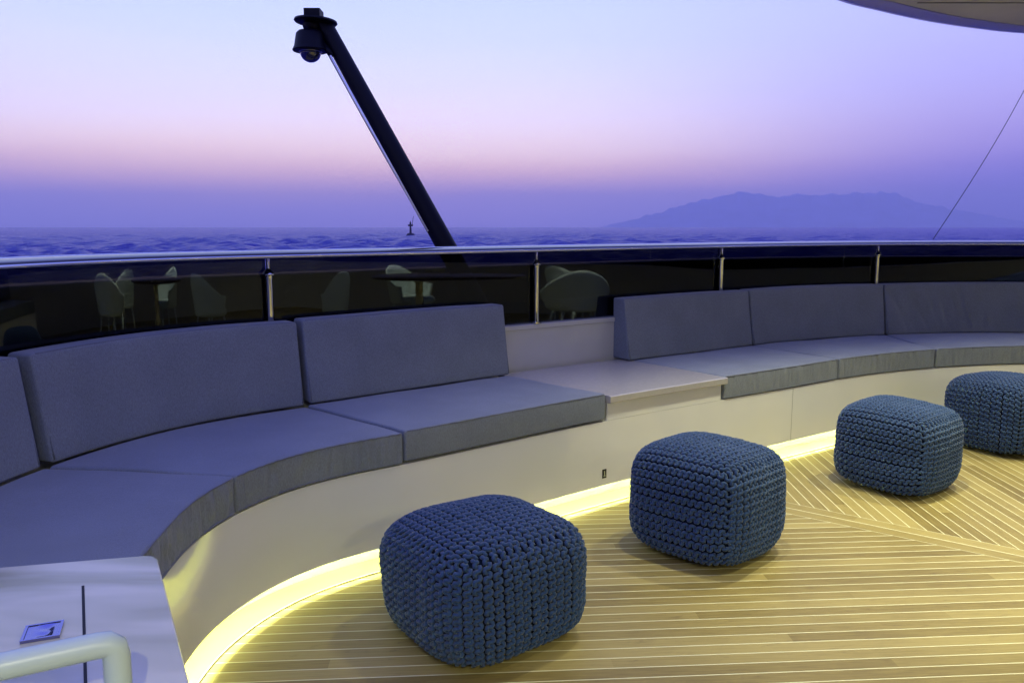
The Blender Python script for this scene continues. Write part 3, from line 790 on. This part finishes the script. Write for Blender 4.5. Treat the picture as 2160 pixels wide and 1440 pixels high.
# ------------------------------------------------------------ sea, island, beacon
ZS = -3.7
def sea():
    import numpy as np
    rg = np.random.default_rng(3)
    az = np.concatenate([np.radians(np.linspace(-44, 44, 760)), np.radians(np.linspace(44, 316, 120))[1:-1]])
    rad = [4.0]
    while rad[-1] < 21000: rad.append(rad[-1]*(1.0105 if 14 < rad[-1] < 1500 else 1.06))
    rad = np.array(rad); A = len(az); B = len(rad)
    RR, AA = np.meshgrid(rad, az, indexing='ij'); X = RR*np.sin(AA); Y = RR*np.cos(AA); Z = np.zeros_like(X)
    for i in range(64):
        lam = 0.9*(30/0.9)**(i/63); th = math.radians(70)+rg.normal(0, .55); ph = rg.uniform(0, 6.28); k = 2*math.pi/lam
        fade = np.clip((lam/(RR*.0105)-2)/2, 0, 1)
        q = k*(X*math.cos(th)+Y*math.sin(th))+ph
        Z += fade*lam*.0190*min(1, (6/lam)**.8)*(np.sin(q)+.25*np.sin(2*q+.6))
    co = np.stack([X, Y, Z+ZS], -1).reshape(-1, 3)
    I, J = np.meshgrid(np.arange(B-1), np.arange(A), indexing='ij'); J2 = (J+1) % A
    fc = np.stack([I*A+J, I*A+J2, (I+1)*A+J2, (I+1)*A+J], -1).reshape(-1, 4)
    me = bpy.data.meshes.new('sea'); me.vertices.add(len(co)); me.vertices.foreach_set('co', co.ravel())
    me.loops.add(fc.size); me.loops.foreach_set('vertex_index', fc.ravel().astype('i'))
    me.polygons.add(len(fc)); me.polygons.foreach_set('loop_start', (np.arange(len(fc))*4).astype('i')); me.polygons.foreach_set('use_smooth', np.ones(len(fc), bool))
    me.update(); me.validate(); me.flip_normals() if me.polygons[0].normal.z < 0 else None
    m = bpy.data.materials.new('sea_water'); m.use_nodes = True; t = m.node_tree; b = t.nodes['Principled BSDF']
    b.inputs['Base Color'].default_value = (.04, .04, .32, 1); b.inputs['Roughness'].default_value = .29; b.inputs['IOR'].default_value = 1.25; b.inputs['Specular IOR Level'].default_value = .2
    tc = N(t, 'ShaderNodeTexCoord'); last = None
    for sc, st, dist in ((.35, 1.0, 2.6), (1.5, 1.0, .8)):
        mp = N(t, 'ShaderNodeMapping'); mp.inputs['Scale'].default_value = (sc*.5, sc, sc); t.links.new(tc.outputs['Object'], mp.inputs[0])
        n = N(t, 'ShaderNodeTexNoise', inp={'Scale': 1.0, 'Detail': 4.0, 'Roughness': .6}); t.links.new(mp.outputs[0], n.inputs['Vector'])
        bp = N(t, 'ShaderNodeBump', inp={'Strength': st, 'Distance': dist}); t.links.new(n.outputs[0], bp.inputs['Height'])
        if last: t.links.new(last.outputs[0], bp.inputs['Normal'])
        last = bp
    t.links.new(last.outputs[0], b.inputs['Normal'])
    me.materials.append(m); o = bpy.data.objects.new('sea', me); S.collection.objects.link(o); tag(o, kind='structure')
sea()

def island():
    UV = [(-300,322),(-120,285),(20,246),(100,225),(200,192),(420,135),(600,100),(640,88),(720,88),(745,100),(780,93),(850,112),(930,125),(980,112),(1050,97),(1130,110),(1200,108),(1320,98),(1390,105),(1460,90),(1560,92),(1600,100),(1640,82),(1700,92),(1760,98),(1820,125),(1880,155),(2000,175),(2160,205),(2420,250),(2700,300)]
    DI = 19000.0; v = []; f = []
    X = [1360+u/3.375 for u, _ in UV]; Y = [380+w/3.375 for _, w in UV]
    cols = 230; rows = 16
    for i in range(cols+1):
        px = X[0]+(X[-1]-X[0])*i/cols
        k = max(j for j in range(len(X)) if X[j] <= px+1e-6); k = min(k, len(X)-2)
        py = Y[k]+(Y[k+1]-Y[k])*(px-X[k])/(X[k+1]-X[k])
        h = max(5, (478-py)/F*DI*1.0) + 46*noise.noise(Vector((px*.06, 0, 0))) + 30*noise.noise(Vector((px*.19, 4, 0)))
        for r_ in range(rows+1):
            u = r_/rows; y = DI + (u-.5)*5200; prof_ = max(0, 1-abs(u-.5)*2)**.9
            rid = 1 + .28*noise.noise(Vector((px*.03, u*4, 3)))*(1 if abs(u-.5) > .02 else 0)
            z = ZS - 5 + (h+5)*prof_*(rid if u < .45 or u > .55 else 1)
            v.append(((px-1080)/F*y, y, z))
    for i in range(cols):
        for r_ in range(rows): q = i*(rows+1)+r_; f.append((q, q+1, q+rows+2, q+rows+1))
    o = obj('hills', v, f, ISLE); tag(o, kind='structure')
island()

bd = 420.0; bx = (868-1080)/F*bd
be = empty('beacon', (bx, bd, ZS), 'small dark navigation beacon on a conical base out at sea', 'beacon')
MB().lathe([(2.6, -1.0), (2.7, .2), (2.4, .8), (1.7, 1.6), (1.45, 1.9)], (bx, bd, ZS), 20).build('beacon_base', BUOY, be, sharp=40)
MB().lathe([(.62, 1.9), (.55, 3.2), (.42, 5.6), (.40, 6.2)], (bx, bd, ZS), 14).build('beacon_tower', BUOY, be, sharp=40)
MB().box((bx-1.25, bd-.5, ZS+5.4), (bx+1.25, bd+.5, ZS+6.3)).lathe([(.5, 6.3), (.42, 7.3), (.0001, 8.2)], (bx, bd, ZS), 12).build('topmark', BUOY, be, smooth=False)
MB().tube([(bx+1.0, bd, ZS+6.25), (bx+1.25, bd, ZS+8.4), (bx+1.6, bd, ZS+10.6)], .13, 6).build('antenna', BUOY, be)

# ------------------------------------------------------------ sea haze
hz_ = MB().box((-22500, -22500, ZS-9), (22500, 22500, 900)).build('haze', None, smooth=False)
hz_.data.materials.clear()
hm = bpy.data.materials.new('sea_haze'); hm.use_nodes = True; t = hm.node_tree; t.nodes.clear()
o = N(t, 'ShaderNodeOutputMaterial'); pv = N(t, 'ShaderNodeVolumePrincipled')
pv.inputs['Color'].default_value = (.86, .83, 1.0, 1); pv.inputs['Density'].default_value = 1.0/14000; pv.inputs['Anisotropy'].default_value = .2
t.links.new(pv.outputs[0], o.inputs['Volume']); hz_.data.materials.append(hm)
tag(hz_, kind='stuff')
